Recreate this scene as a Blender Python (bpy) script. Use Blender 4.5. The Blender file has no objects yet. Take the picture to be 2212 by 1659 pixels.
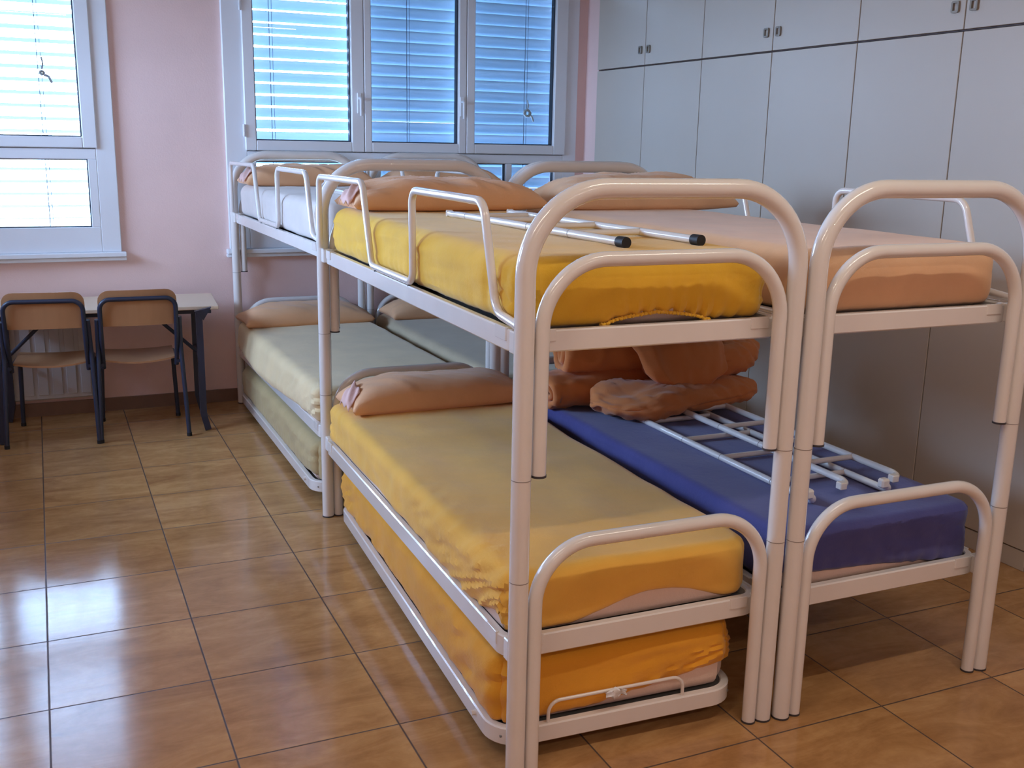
import bpy, math, random
import numpy as np
from mathutils import Vector, Matrix, noise as mn

S = bpy.context.scene
COL = S.collection
PI = math.pi

# ------------------------------------------------------------------ camera
TH = 0.044148234554607
def rot_cam(y, p, r):
    cy, sy = math.cos(y), math.sin(y); cp, sp = math.cos(p), math.sin(p); cr, sr = math.cos(r), math.sin(r)
    Rz = Matrix(((cy, -sy, 0), (sy, cy, 0), (0, 0, 1)))
    Rx = Matrix(((1, 0, 0), (0, cp, -sp), (0, sp, cp)))
    Ry = Matrix(((cr, 0, sr), (0, 1, 0), (-sr, 0, cr)))
    return Rz @ Rx @ Ry
M = Matrix.Rotation(-TH, 3, 'Z') @ rot_cam(-0.3821480, -0.2290639, -0.0197556)
cx_, fw_, up_ = M.col[0], M.col[1], M.col[2]
CAM = Vector((-1.070, -2.288, 1.6966))
cd = bpy.data.cameras.new('camera'); cam = bpy.data.objects.new('camera', cd); COL.objects.link(cam)
cam.matrix_world = Matrix(((cx_[0], up_[0], -fw_[0], CAM[0]), (cx_[1], up_[1], -fw_[1], CAM[1]), (cx_[2], up_[2], -fw_[2], CAM[2]), (0, 0, 0, 1)))
cd.sensor_width = 36.0; cd.sensor_fit = 'HORIZONTAL'; cd.lens = 36.0 * 2237.5 / 2212.0
cd.clip_start = 0.05; cd.clip_end = 200
S.camera = cam

# ------------------------------------------------------------------ colour management, world, lights
S.view_settings.view_transform = 'Standard'; S.view_settings.look = 'None'
S.view_settings.gamma = 1.0; S.view_settings.use_curve_mapping = False
S.view_settings.exposure = 0.0
S.cycles.use_denoising = True
S.cycles.max_bounces = 9; S.cycles.diffuse_bounces = 5; S.cycles.glossy_bounces = 4; S.cycles.transparent_max_bounces = 16
S.cycles.sample_clamp_indirect = 6.0
S.cycles.caustics_reflective = False; S.cycles.caustics_refractive = False

SKY = 46.0
LAMP = 13.0
w = bpy.data.worlds.new('world'); S.world = w; w.use_nodes = True
bg = w.node_tree.nodes['Background']
bg.inputs[1].default_value = SKY
_nt = w.node_tree; _tc = _nt.nodes.new('ShaderNodeTexCoord'); _sp = _nt.nodes.new('ShaderNodeSeparateXYZ'); _rp = _nt.nodes.new('ShaderNodeValToRGB'); _ma = _nt.nodes.new('ShaderNodeMath'); _ma.operation = 'MULTIPLY_ADD'
_ma.inputs[1].default_value = .5; _ma.inputs[2].default_value = .5
_nt.links.new(_tc.outputs['Generated'], _sp.inputs[0]); _nt.links.new(_sp.outputs[2], _ma.inputs[0]); _nt.links.new(_ma.outputs[0], _rp.inputs[0]); _nt.links.new(_rp.outputs[0], bg.inputs[0])
_e = _rp.color_ramp.elements; _e[0].position = .47; _e[0].color = (.10, .14, .19, 1); _e[1].position = .50; _e[1].color = (.48, .65, 1.0, 1)

def area(name, loc, rot, sx, sy, power, col, portal=False):
    d = bpy.data.lights.new(name, 'AREA'); d.shape = 'RECTANGLE'; d.size = sx; d.size_y = sy; d.energy = power; d.color = col
    o = bpy.data.objects.new(name, d); COL.objects.link(o); o.location = loc; o.rotation_euler = rot
    if portal: d.cycles.is_portal = True
    return o
# portals of the two far windows and the added left one (they only guide the sampling of the sky)
area('portal_far_right', (1.25, 4.95, 1.92), (-PI/2, 0, 0), 2.5, 1.95, 1, (1, 1, 1), True)
area('portal_far_left', (-1.79, 4.95, 1.92), (-PI/2, 0, 0), 2.4, 1.95, 1, (1, 1, 1), True)
area('portal_added_left', (-3.75, 3.0, 2.3), (0, -PI/2, 0), 1.2, 2.3, 1, (1, 1, 1), True)
WARM = (1.0, 0.91, 0.77)
LAMPS = [(-1.3, -0.9), (1.1, -0.9), (-1.3, -3.2), (1.1, -3.2)]
LAMP_W = [1, 1, 1, 1]
for (lx, ly), lw in zip(LAMPS, LAMP_W):
    if lw > 0:
        area('ceiling_tube_light', (lx, ly, 2.895), (0, 0, 0), 1.25, 0.05, LAMP * lw, WARM)

# ------------------------------------------------------------------ node helpers
def mat(name):
    m = bpy.data.materials.new(name); m.use_nodes = True
    nt = m.node_tree; b = nt.nodes['Principled BSDF']
    return m, nt, b
def nd(nt, t, **kw):
    n = nt.nodes.new(t)
    for k, v in kw.items(): setattr(n, k, v)
    return n
def setin(n, **kw):
    for k, v in kw.items(): n.inputs[k.replace('_', ' ')].default_value = v
def bump(nt, b, src, strength, dist):
    bp = nd(nt, 'ShaderNodeBump'); bp.inputs['Strength'].default_value = strength; bp.inputs['Distance'].default_value = dist
    nt.links.new(src, bp.inputs['Height']); nt.links.new(bp.outputs[0], b.inputs['Normal']); return bp
def noise_tex(nt, scale, detail=4, rough=0.55, coord='Object', stretch=None):
    tc = nd(nt, 'ShaderNodeTexCoord'); n = nd(nt, 'ShaderNodeTexNoise')
    src = tc.outputs[coord]
    if stretch:
        mp = nd(nt, 'ShaderNodeMapping'); mp.inputs['Scale'].default_value = stretch
        nt.links.new(src, mp.inputs[0]); src = mp.outputs[0]
    nt.links.new(src, n.inputs['Vector'])
    n.inputs['Scale'].default_value = scale; n.inputs['Detail'].default_value = detail; n.inputs['Roughness'].default_value = rough
    return n
def simple(name, col, rough=0.5, metal=0.0, spec=0.5, var=0.0, vscale=6, bmp=0.0, bscale=60, coat=0.0):
    m, nt, b = mat(name)
    b.inputs['Base Color'].default_value = (*col, 1); b.inputs['Roughness'].default_value = rough
    b.inputs['Metallic'].default_value = metal; b.inputs['Specular IOR Level'].default_value = spec
    if coat: b.inputs['Coat Weight'].default_value = coat; b.inputs['Coat Roughness'].default_value = 0.03
    if var > 0:
        n = noise_tex(nt, vscale); r = nd(nt, 'ShaderNodeValToRGB')
        r.color_ramp.elements[0].position = 0.3; r.color_ramp.elements[1].position = 0.72
        r.color_ramp.elements[0].color = tuple(c * (1 - var) for c in col) + (1,)
        r.color_ramp.elements[1].color = tuple(min(1, c * (1 + var)) for c in col) + (1,)
        nt.links.new(n.outputs[0], r.inputs[0]); nt.links.new(r.outputs[0], b.inputs['Base Color'])
    if bmp > 0:
        n2 = noise_tex(nt, bscale, 3); bump(nt, b, n2.outputs[0], bmp, 0.01)
    return m
def fabric(name, col, rough=0.92, var=0.06, weave=0.10, sheen=0.25):
    m, nt, b = mat(name)
    n = noise_tex(nt, 5, 3); r = nd(nt, 'ShaderNodeValToRGB')
    r.color_ramp.elements[0].position = 0.3; r.color_ramp.elements[1].position = 0.7
    r.color_ramp.elements[0].color = tuple(c * (1 - var) for c in col) + (1,)
    r.color_ramp.elements[1].color = tuple(min(1, c * (1 + var)) for c in col) + (1,)
    nt.links.new(n.outputs[0], r.inputs[0]); nt.links.new(r.outputs[0], b.inputs['Base Color'])
    b.inputs['Roughness'].default_value = rough; b.inputs['Specular IOR Level'].default_value = 0.2
    b.inputs['Sheen Weight'].default_value = sheen; b.inputs['Sheen Roughness'].default_value = 0.5
    n2 = noise_tex(nt, 28, 5, 0.65); n3 = noise_tex(nt, 420, 2, 0.5)
    mx = nd(nt, 'ShaderNodeMath', operation='MULTIPLY_ADD'); mx.inputs[1].default_value = 0.25
    nt.links.new(n3.outputs[0], mx.inputs[0]); nt.links.new(n2.outputs[0], mx.inputs[2])
    bump(nt, b, mx.outputs[0], weave * 2.5, 0.008)
    return m

MAT = {}
MAT['white_paint'] = simple('white enamel paint', (0.80, 0.76, 0.73), 0.18, 0, 0.5, 0.02, 9, coat=0.6)
MAT['joint'] = simple('joint groove', (0.30, 0.26, 0.24), 0.6)
MAT['rubber'] = simple('black rubber', (0.012, 0.012, 0.014), 0.55, 0, 0.4)
MAT['dark_cap'] = simple('dark plastic cap', (0.05, 0.045, 0.05), 0.5)
MAT['pvc'] = simple('white window frame', (0.82, 0.84, 0.88), 0.38, 0, 0.5, 0.01, 3)
MAT['gasket'] = simple('dark gasket', (0.03, 0.04, 0.06), 0.6)
MAT['pink_wall'] = simple('pink painted plaster', (0.90, 0.66, 0.61), 0.85, 0, 0.25, 0.04, 2.2, 0.12, 130)
MAT['white_wall'] = simple('ceiling plaster', (0.80, 0.78, 0.76), 0.9, 0, 0.2, 0.02, 2)
MAT['skirting'] = simple('brown tile skirting', (0.20, 0.115, 0.08), 0.35, 0, 0.5, 0.15, 5)
MAT['door_laminate'] = simple('grey white laminate', (0.61, 0.54, 0.46), 0.42, 0, 0.45, 0.02, 1.5, 0.03, 300)
MAT['carcass'] = simple('brown carcass edge', (0.13, 0.085, 0.075), 0.6)
MAT['bronze'] = simple('bronze pull', (0.30, 0.25, 0.20), 0.4, 0.5)
MAT['slat'] = simple('grey blue slat metal', (0.29, 0.38, 0.46), 0.45, 0.0, 0.4)
MAT['cord'] = simple('blind cord', (0.10, 0.13, 0.17), 0.8)
MAT['cordwhite'] = simple('white cord rag', (0.85, 0.87, 0.9), 0.8)
MAT['alu'] = simple('ladder enamel', (0.80, 0.77, 0.74), 0.22, 0.0, 0.5, coat=0.5)
MAT['chair_steel'] = simple('dark blue black steel', (0.018, 0.026, 0.055), 0.4, 0.0, 0.5)
MAT['radiator'] = simple('radiator enamel', (0.52, 0.50, 0.50), 0.4)
MAT['deck'] = simple('galvanised bed mesh', (0.32, 0.31, 0.30), 0.5, 0.5)
MAT['lamp_body'] = simple('lamp housing', (0.8, 0.8, 0.8), 0.4)
MAT['table_top'] = simple('cream laminate', (0.76, 0.60, 0.45), 0.4, 0, 0.5, 0.03, 4)
MAT['wheel'] = simple('grey caster', (0.15, 0.14, 0.14), 0.5)

MAT['yellow'] = fabric('saffron yellow jersey', (0.80, 0.45, 0.035))
MAT['amber'] = fabric('amber jersey', (0.86, 0.47, 0.08))
MAT['amber2'] = fabric('orange amber jersey', (0.80, 0.36, 0.03))
MAT['peach_sheet'] = fabric('peach sheet', (0.78, 0.47, 0.26))
MAT['white_sheet'] = fabric('white sheet', (0.70, 0.62, 0.58))
MAT['navy'] = fabric('navy blue sheet', (0.075, 0.080, 0.26))
MAT['lime'] = fabric('pale yellow green sheet', (0.80, 0.62, 0.36))
MAT['olive'] = fabric('dull olive sheet', (0.50, 0.38, 0.19))
MAT['cream_sheet'] = fabric('cream sheet', (0.56, 0.45, 0.30))
MAT['ticking'] = fabric('peach white ticking', (0.78, 0.60, 0.50))
MAT['salmon'] = fabric('salmon pillowcase', (0.82, 0.46, 0.25))
MAT['salmon_inner'] = fabric('pale pink lining', (0.80, 0.52, 0.47))
MAT['peach_case'] = fabric('peach pillowcase', (0.84, 0.54, 0.33))
MAT['rust'] = fabric('orange duvet', (0.66, 0.235, 0.075))
MAT['rust_inner'] = fabric('pink duvet lining', (0.66, 0.33, 0.26))

# wood
def wood():
    m, nt, b = mat('beech plywood')
    n = noise_tex(nt, 9, 5, 0.6, stretch=(1, 1, 0.12)); r = nd(nt, 'ShaderNodeValToRGB')
    r.color_ramp.elements[0].color = (0.34, 0.165, 0.075, 1); r.color_ramp.elements[1].color = (0.52, 0.28, 0.14, 1)
    nt.links.new(n.outputs[0], r.inputs[0]); nt.links.new(r.outputs[0], b.inputs['Base Color'])
    b.inputs['Roughness'].default_value = 0.4
    return m
MAT['wood'] = wood()

# glass: thin pane, mirror reflection weighted by the angle
def glass():
    m = bpy.data.materials.new('window glass'); m.use_nodes = True; nt = m.node_tree
    nt.nodes.clear()
    out = nd(nt, 'ShaderNodeOutputMaterial'); t = nd(nt, 'ShaderNodeBsdfTransparent'); g = nd(nt, 'ShaderNodeBsdfGlossy'); mx = nd(nt, 'ShaderNodeMixShader')
    fr = nd(nt, 'ShaderNodeFresnel'); fr.inputs[0].default_value = 1.45
    t.inputs[0].default_value = (0.90, 0.95, 0.96, 1); g.inputs['Roughness'].default_value = 0.01
    nt.links.new(fr.outputs[0], mx.inputs[0]); nt.links.new(t.outputs[0], mx.inputs[1]); nt.links.new(g.outputs[0], mx.inputs[2]); nt.links.new(mx.outputs[0], out.inputs[0])
    return m
MAT['glass'] = glass()

def emis():
    m, nt, b = mat('lamp diffuser'); b.inputs['Base Color'].default_value = (0.9, 0.9, 0.88, 1)
    b.inputs['Emission Color'].default_value = (1, 0.86, 0.66, 1); b.inputs['Emission Strength'].default_value = 3.0
    return m
MAT['diffuser'] = emis()

# floor tiles: 47.5 cm glazed tiles on the grid measured in the photograph
TILE = 0.475; TX, TY = -0.684, 0.373
def floor_mat():
    m, nt, b = mat('glazed terracotta tiles')
    tc = nd(nt, 'ShaderNodeTexCoord'); sp = nd(nt, 'ShaderNodeSeparateXYZ'); nt.links.new(tc.outputs['Object'], sp.inputs[0])
    def math2(op, a, bb=None, c=None):
        n = nd(nt, 'ShaderNodeMath', operation=op)
        for i, v in enumerate((a, bb, c)):
            if v is None: continue
            if isinstance(v, (int, float)): n.inputs[i].default_value = v
            else: nt.links.new(v, n.inputs[i])
        return n.outputs[0]
    u = math2('MULTIPLY', math2('SUBTRACT', sp.outputs[0], TX), 1 / TILE)
    v = math2('MULTIPLY', math2('SUBTRACT', sp.outputs[1], TY), 1 / TILE)
    fu = math2('FRACT', u); fv = math2('FRACT', v)
    du = math2('MINIMUM', fu, math2('SUBTRACT', 1.0, fu)); dv = math2('MINIMUM', fv, math2('SUBTRACT', 1.0, fv))
    dd = math2('MINIMUM', du, dv)
    grout = nd(nt, 'ShaderNodeMapRange'); grout.interpolation_type = 'SMOOTHSTEP'
    nt.links.new(dd, grout.inputs[0]); grout.inputs[1].default_value = 0.003; grout.inputs[2].default_value = 0.0085
    # id of the tile -> slight tone shift and own pattern
    cu = math2('FLOOR', u); cv = math2('FLOOR', v)
    cmb = nd(nt, 'ShaderNodeCombineXYZ'); nt.links.new(cu, cmb.inputs[0]); nt.links.new(cv, cmb.inputs[1])
    wn = nd(nt, 'ShaderNodeTexWhiteNoise', noise_dimensions='3D'); nt.links.new(cmb.outputs[0], wn.inputs[0])
    off = nd(nt, 'ShaderNodeVectorMath', operation='MULTIPLY_ADD'); nt.links.new(wn.outputs['Color'], off.inputs[0]); off.inputs[1].default_value = (9, 9, 9); nt.links.new(tc.outputs['Object'], off.inputs[2])
    mp = nd(nt, 'ShaderNodeMapping'); mp.inputs['Scale'].default_value = (1.0, 3.2, 1); mp.inputs['Rotation'].default_value = (0, 0, 0.25); nt.links.new(off.outputs[0], mp.inputs[0])
    n1 = nd(nt, 'ShaderNodeTexNoise'); setin(n1, Scale=2.6, Detail=6.0, Roughness=0.66, Distortion=0.9); nt.links.new(mp.outputs[0], n1.inputs['Vector'])
    n2 = nd(nt, 'ShaderNodeTexNoise'); setin(n2, Scale=30.0, Detail=3.0, Roughness=0.6); nt.links.new(off.outputs[0], n2.inputs['Vector'])
    mixn = math2('MULTIPLY_ADD', n2.outputs[0], 0.18, math2('MULTIPLY', n1.outputs[0], 0.85))
    r = nd(nt, 'ShaderNodeValToRGB'); e = r.color_ramp.elements
    e[0].position = 0.33; e[0].color = (0.36, 0.176, 0.070, 1)
    e[1].position = 0.70; e[1].color = (0.63, 0.360, 0.150, 1)
    e2 = e.new(0.52); e2.color = (0.50, 0.262, 0.104, 1)
    nt.links.new(mixn, r.inputs[0])
    tone = nd(nt, 'ShaderNodeHueSaturation'); nt.links.new(r.outputs[0], tone.inputs['Color'])
    tv = math2('MULTIPLY_ADD', wn.outputs['Value'], 0.14, 0.93); nt.links.new(tv, tone.inputs['Value'])
    mx = nd(nt, 'ShaderNodeMixRGB'); mx.inputs[1].default_value = (0.10, 0.062, 0.045, 1)
    nt.links.new(grout.outputs[0], mx.inputs[0]); nt.links.new(tone.outputs[0], mx.inputs[2]); nt.links.new(mx.outputs[0], b.inputs['Base Color'])
    rr = math2('MULTIPLY_ADD', n2.outputs[0], 0.10, 0.09)
    rg = math2('MULTIPLY_ADD', math2('SUBTRACT', 1.0, grout.outputs[0]), 0.5, rr); nt.links.new(rg, b.inputs['Roughness'])
    b.inputs['Specular IOR Level'].default_value = 0.5
    hh = math2('MULTIPLY_ADD', grout.outputs[0], 1.0, math2('MULTIPLY', n1.outputs[0], 0.9))
    bump(nt, b, hh, 0.12, 0.003)
    return m
MAT['floor'] = floor_mat()

# ------------------------------------------------------------------ mesh helpers
class MB:
    def __init__(s): s.v = []; s.f = []; s.m = []; s.mats = []
    def mi(s, m):
        m = MAT[m] if isinstance(m, str) else m
        if m not in s.mats: s.mats.append(m)
        return s.mats.index(m)
    def add(s, vs, fs, m):
        k = len(s.v); i = s.mi(m)
        s.v += [tuple(p) for p in vs]
        for f in fs: s.f.append(tuple(a + k for a in f)); s.m.append(i)
    def box(s, a, b, m, bev=0.0, xf=None):
        x0, y0, z0 = a; x1, y1, z1 = b
        if bev <= 0:
            vs = [(x0, y0, z0), (x1, y0, z0), (x1, y1, z0), (x0, y1, z0), (x0, y0, z1), (x1, y0, z1), (x1, y1, z1), (x0, y1, z1)]
            fs = [(0, 3, 2, 1), (4, 5, 6, 7), (0, 1, 5, 4), (1, 2, 6, 5), (2, 3, 7, 6), (3, 0, 4, 7)]
        else:
            c = bev; vs = []; X = (x0, x1); Y = (y0, y1); Z = (z0, z1); idx = {}
            for i in (0, 1):
                for j in (0, 1):
                    for k in (0, 1):
                        sx, sy, sz = (1 - 2 * i) * c, (1 - 2 * j) * c, (1 - 2 * k) * c
                        idx[i, j, k, 0] = len(vs); vs.append((X[i], Y[j] + sy, Z[k] + sz))
                        idx[i, j, k, 1] = len(vs); vs.append((X[i] + sx, Y[j], Z[k] + sz))
                        idx[i, j, k, 2] = len(vs); vs.append((X[i] + sx, Y[j] + sy, Z[k]))
            g = idx
            fs = []
            for i in (0, 1): fs.append([g[i, 0, 0, 0], g[i, 1, 0, 0], g[i, 1, 1, 0], g[i, 0, 1, 0]])
            for j in (0, 1): fs.append([g[0, j, 0, 1], g[1, j, 0, 1], g[1, j, 1, 1], g[0, j, 1, 1]])
            for k in (0, 1): fs.append([g[0, 0, k, 2], g[1, 0, k, 2], g[1, 1, k, 2], g[0, 1, k, 2]])
            for i in (0, 1):
                for j in (0, 1): fs.append([g[i, j, 0, 0], g[i, j, 0, 1], g[i, j, 1, 1], g[i, j, 1, 0]])
            for i in (0, 1):
                for k in (0, 1): fs.append([g[i, 0, k, 0], g[i, 0, k, 2], g[i, 1, k, 2], g[i, 1, k, 0]])
            for j in (0, 1):
                for k in (0, 1): fs.append([g[0, j, k, 1], g[0, j, k, 2], g[1, j, k, 2], g[1, j, k, 1]])
            for i in (0, 1):
                for j in (0, 1):
                    for k in (0, 1): fs.append([g[i, j, k, 0], g[i, j, k, 1], g[i, j, k, 2]])
        if xf: vs = [tuple(xf @ Vector(p)) for p in vs]
        s.add(vs, fs, m)
    def sweep(s, path, prof, m, closed=False, caps=True, up=None):
        """prof: list of (a,b) offsets in the frame (side, up) at each path point"""
        P = [Vector(p) for p in path]; n = len(P); T = []
        for i in range(n):
            a = P[(i - 1) % n] if (closed or i > 0) else P[i]; b = P[(i + 1) % n] if (closed or i < n - 1) else P[i]
            T.append((b - a).normalized())
        U = Vector(up) if up else None
        if U is None:
            t = T[0]; ref = Vector((0, 0, 1)) if abs(t.z) < 0.9 else Vector((1, 0, 0))
            U = (ref - t * ref.dot(t)).normalized()
        rings = []; u = U
        for i in range(n):
            t = T[i]
            if up: uu = (Vector(up) - t * Vector(up).dot(t)).normalized()
            else:
                uu = (u - t * u.dot(t)); uu = uu.normalized() if uu.length > 1e-6 else u
            u = uu; sd = t.cross(uu)
            pr = prof[i] if callable(getattr(prof, 'keys', None)) else prof
            rings.append([P[i] + sd * a + uu * b for a, b in pr])
        k = len(rings[0]); vs = [q for r in rings for q in r]; fs = []
        for i in range(n if closed else n - 1):
            j = (i + 1) % n
            for q in range(k):
                q2 = (q + 1) % k
                fs.append((i * k + q, i * k + q2, j * k + q2, j * k + q))
        if caps and not closed:
            fs.append(tuple(range(k))[::-1]); fs.append(tuple((n - 1) * k + q for q in range(k)))
        s.add(vs, fs, m)
    def tube(s, path, r, m, seg=14, closed=False, caps=True):
        s.sweep(path, [(r * math.cos(2 * PI * i / seg), r * math.sin(2 * PI * i / seg)) for i in range(seg)], m, closed, caps)
    def build(s, name, parent=None, smooth=True, angle=0.6):
        me = bpy.data.meshes.new(name); me.from_pydata(s.v, [], s.f)
        for m in s.mats: me.materials.append(m)
        me.polygons.foreach_set('material_index', s.m)
        me.update(); me.validate()
        bm_fix(me)
        if smooth:
            me.polygons.foreach_set('use_smooth', [True] * len(me.polygons))
            try: me.set_sharp_from_angle(angle=angle)
            except Exception: pass
        o = bpy.data.objects.new(name, me); COL.objects.link(o)
        if parent: o.parent = parent
        return o
def bm_fix(me):
    import bmesh
    b = bmesh.new(); b.from_mesh(me); bmesh.ops.recalc_face_normals(b, faces=b.faces); b.to_mesh(me); b.free()

def fillet(pts, rad, n=8, closed=False):
    P = [Vector(p) for p in pts]; N = len(P); out = []
    for i in range(N):
        if not closed and i in (0, N - 1): out.append(P[i]); continue
        a, p, b = P[(i - 1) % N], P[i], P[(i + 1) % N]
        r = rad[i] if isinstance(rad, (list, tuple)) else rad
        d1 = (a - p).normalized(); d2 = (b - p).normalized(); ang = d1.angle(d2)
        if ang > PI - 0.02 or r <= 0: out.append(p); continue
        t = r / math.tan(ang / 2); t = min(t, (a - p).length * 0.49 if not (i == 1 or i == N - 2) or closed else (a - p).length * 0.98, (b - p).length * 0.98 if i == N - 2 and not closed else (b - p).length * 0.55)
        s0 = p + d1 * t; e0 = p + d2 * t; rr = t * math.tan(ang / 2)
        c = p + (d1 + d2).normalized() * (rr / math.sin(ang / 2))
        v0 = s0 - c; v1 = e0 - c; full = v0.angle(v1); ax = v0.cross(v1).normalized()
        for k in range(n + 1): out.append(c + Matrix.Rotation(full * k / n, 3, ax) @ v0)
    return out

def empty(name, loc=(0, 0, 0), rz=0.0):
    o = bpy.data.objects.new(name, None); COL.objects.link(o); o.location = loc; o.rotation_euler = (0, 0, rz); o.empty_display_size = 0.1
    return o
def tag(o, label=None, cat=None, group=None, kind=None):
    if label: o['label'] = label
    if cat: o['category'] = cat
    if group: o['group'] = group
    if kind: o['kind'] = kind
    return o
def children(o): return [c for c in bpy.data.objects if c.parent == o]
def copy_tree(o, parent=None):
    c = o.copy(); COL.objects.link(c)
    if parent: c.parent = parent
    for ch in children(o): copy_tree(ch, c)
    return c

# ------------------------------------------------------------------ room
XL, XR, YB, YF, H = -3.4, 3.12, -4.6, 4.52, 3.0
def slab(name, a, b, m):
    mb = MB(); mb.box(a, b, m); return tag(mb.build(name, smooth=False), kind='structure')
slab('floor', (XL - .3, YB - .3, -0.1), (XR + .3, YF + .35, 0), 'floor')
slab('ceiling', (XL - .3, YB - .3, H), (XR + .3, YF + .35, H + .1), 'white_wall')
slab('wall_right', (XR, YB - .2, 0), (XR + .2, YF + .35, H), 'pink_wall')
slab('wall_back', (XL - .2, YB - .2, 0), (XR, YB, H), 'pink_wall')
W1 = (-2.98, -0.66, 1.0, 2.86); W2 = (0.05, 2.45, 1.0, 2.86)      # x0 x1 z0 z1 of the openings
def wall_far():
    mb = MB(); t0, t1 = YF, YF + .34
    mb.box((XL - .2, t0, 0), (XR, t1, 1.0), 'pink_wall'); mb.box((XL - .2, t0, 2.86), (XR, t1, H), 'pink_wall')
    mb.box((XL - .2, t0, 1.0), (W1[0], t1, 2.86), 'pink_wall'); mb.box((W1[1], t0, 1.0), (W2[0], t1, 2.86), 'pink_wall'); mb.box((W2[1], t0, 1.0), (XR, t1, 2.86), 'pink_wall')
    return tag(mb.build('wall_far', smooth=False), kind='structure')
wall_far()
WL = (1.9, 4.1, 1.75, 2.86)  # opening of an unseen window, added to bring in skylight from the left
def wall_left():
    mb = MB(); a, b = XL - .34, XL
    mb.box((a, YB - .2, 0), (b, YF, WL[2]), 'pink_wall'); mb.box((a, YB - .2, 2.86), (b, YF, H), 'pink_wall')
    mb.box((a, YB - .2, WL[2]), (b, WL[0], 2.86), 'pink_wall'); mb.box((a, WL[1], WL[2]), (b, YF, 2.86), 'pink_wall')
    return tag(mb.build('wall_left', smooth=False), kind='structure')
wall_left()
slab('trim_1', (2.555, 4.335, 0), (XR, YF, H), 'pink_wall')          # pier beside the wardrobes
slab('baseboard_far', (XL, YF - .014, 0), (2.55, YF, 0.083), 'skirting')
slab('baseboard_left', (XL, YB, 0), (XL + .014, YF - .014, 0.083), 'skirting')

# windows -----------------------------------------------------------------
def frame_rect(mb, x0, x1, z0, z1, w, y0, y1, m, bev=.004, wb=None, wt=None):
    wb = w if wb is None else wb; wt = w if wt is None else wt
    mb.box((x0, y0, z0), (x0 + w, y1, z1), m, bev); mb.box((x1 - w, y0, z0), (x1, y1, z1), m, bev)
    mb.box((x0 + w, y0, z0), (x1 - w, y1, z0 + wb), m, bev); mb.box((x0 + w, y0, z1 - wt), (x1 - w, y1, z1), m, bev)
def window(name, ox0, ox1, sashes, mull, low, sillx, zt=2.9, handles=()):
    root = empty(name, (0, 0, 0)); tag(root, kind='structure')
    y0, y1 = YF - .028, YF + .05
    fr = MB()
    # outer frame
    a = sashes[0][0]; b = sashes[-1][1]
    fr.box((ox0, y0, 1.0), (a + .012, y1, zt), 'pvc', .004); fr.box((b - .012, y0, 1.0), (ox1, y1, zt), 'pvc', .004)
    fr.box((a + .012, y0, 1.0), (b - .012, y1, 1.15), 'pvc', .004); fr.box((a + .012, y0, 1.55), (b - .012, y1, 1.612), 'pvc', .004)
    fr.box((a + .012, y0, 2.82), (b - .012, y1, zt), 'pvc', .004)
    prev = a + .012
    for (q0, q1) in low + [None] if False else low:
        if q0 > prev + .001: fr.box((prev, y0, 1.15), (q0, y1, 1.55), 'pvc', .003)
        prev = q1
    if prev < b - .012: fr.box((prev, y0, 1.15), (b - .012, y1, 1.55), 'pvc', .003)
    ya, yb = YF + .041, YF + .058
    fr.box((a - .01, ya, 1.60), (b + .01, yb, 1.66), 'pvc'); fr.box((a - .01, ya, 2.80), (b + .01, yb, 2.86), 'pvc')
    for s_ in sashes:
        fr.box((s_[0] - .03, ya, 1.66), (s_[0] + .03, yb, 2.80), 'pvc')
    fr.box((b - .03, ya, 1.66), (b + .03, yb, 2.80), 'pvc')
    fr.build('window_frame', root)
    for (q0, q1) in low:
        g = MB(); g.box((q0 - .004, YF + .012, 1.146), (q1 + .004, YF + .018, 1.554), 'glass'); g.build('pane', root, smooth=False)
        k = MB(); frame_rect(k, q0, q1, 1.15, 1.55, .006, YF - .004, YF + .024, 'gasket', 0); k.build('gasket', root, smooth=False)
    for i, (s0, s1, g0, g1) in enumerate(sashes):
        sm = MB(); zb, zt2 = 1.616, 2.84; ys0, ys1 = YF - .045, YF + .04
        a0, a1 = s0 + .0015, s1 - .0015
        sm.box((a0, ys0, zb), (g0, ys1, zt2), 'pvc', .005); sm.box((g1, ys0, zb), (a1, ys1, zt2), 'pvc', .005)
        sm.box((g0, ys0, zb), (g1, ys1, 1.68), 'pvc', .005); sm.box((g0, ys0, 2.77), (g1, ys1, zt2), 'pvc', .005)
        so = sm.build('sash', root)
        g = MB(); g.box((g0 - .004, YF + .010, 1.676), (g1 + .004, YF + .016, 2.774), 'glass'); g.build('pane', so, smooth=False)
        k = MB(); frame_rect(k, g0, g1, 1.68, 2.77, .007, YF - .018, YF + .026, 'gasket', 0); k.build('gasket', so, smooth=False)
        if i in handles:
            hx = s1 - .035; h = MB()
            h.box((hx - .014, ys0 - .010, 1.86), (hx + .014, ys0, 1.99), 'pvc', .003)
            h.tube(fillet([(hx, ys0 - .005, 1.955), (hx, ys0 - .045, 1.955), (hx, ys0 - .045, 1.845)], .012, 5), .009, 'pvc', 10)
            h.build('window_handle', so)
        if i == 0:
            for hz in (1.70, 2.45):
                h = MB(); h.tube([(s0 - .006, ys0 - .006, hz), (s0 - .006, ys0 - .006, hz + .075)], .008, 'pvc', 10); h.build('hinge', so)
    sl = MB(); sl.box((ox0 - sillx, YF - .07, .972), (ox1 + sillx, YF, 1.0), 'pvc', .004); sl.box((ox0 - sillx, YF - .05, .948), (ox1 + sillx, YF, .970), 'pvc', .003)
    sl.build('window_sill', root)
    return root
window('window_2', 0.018, 2.475, [(0.135, 0.907, 0.205, 0.822), (0.907, 1.622, 0.957, 1.566), (1.622, 2.382, 1.684, 2.287)], None,
       [(0.20, 0.93), (1.02, 1.93), (1.975, 2.308)], 0.022, handles=(0, 1))
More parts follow.
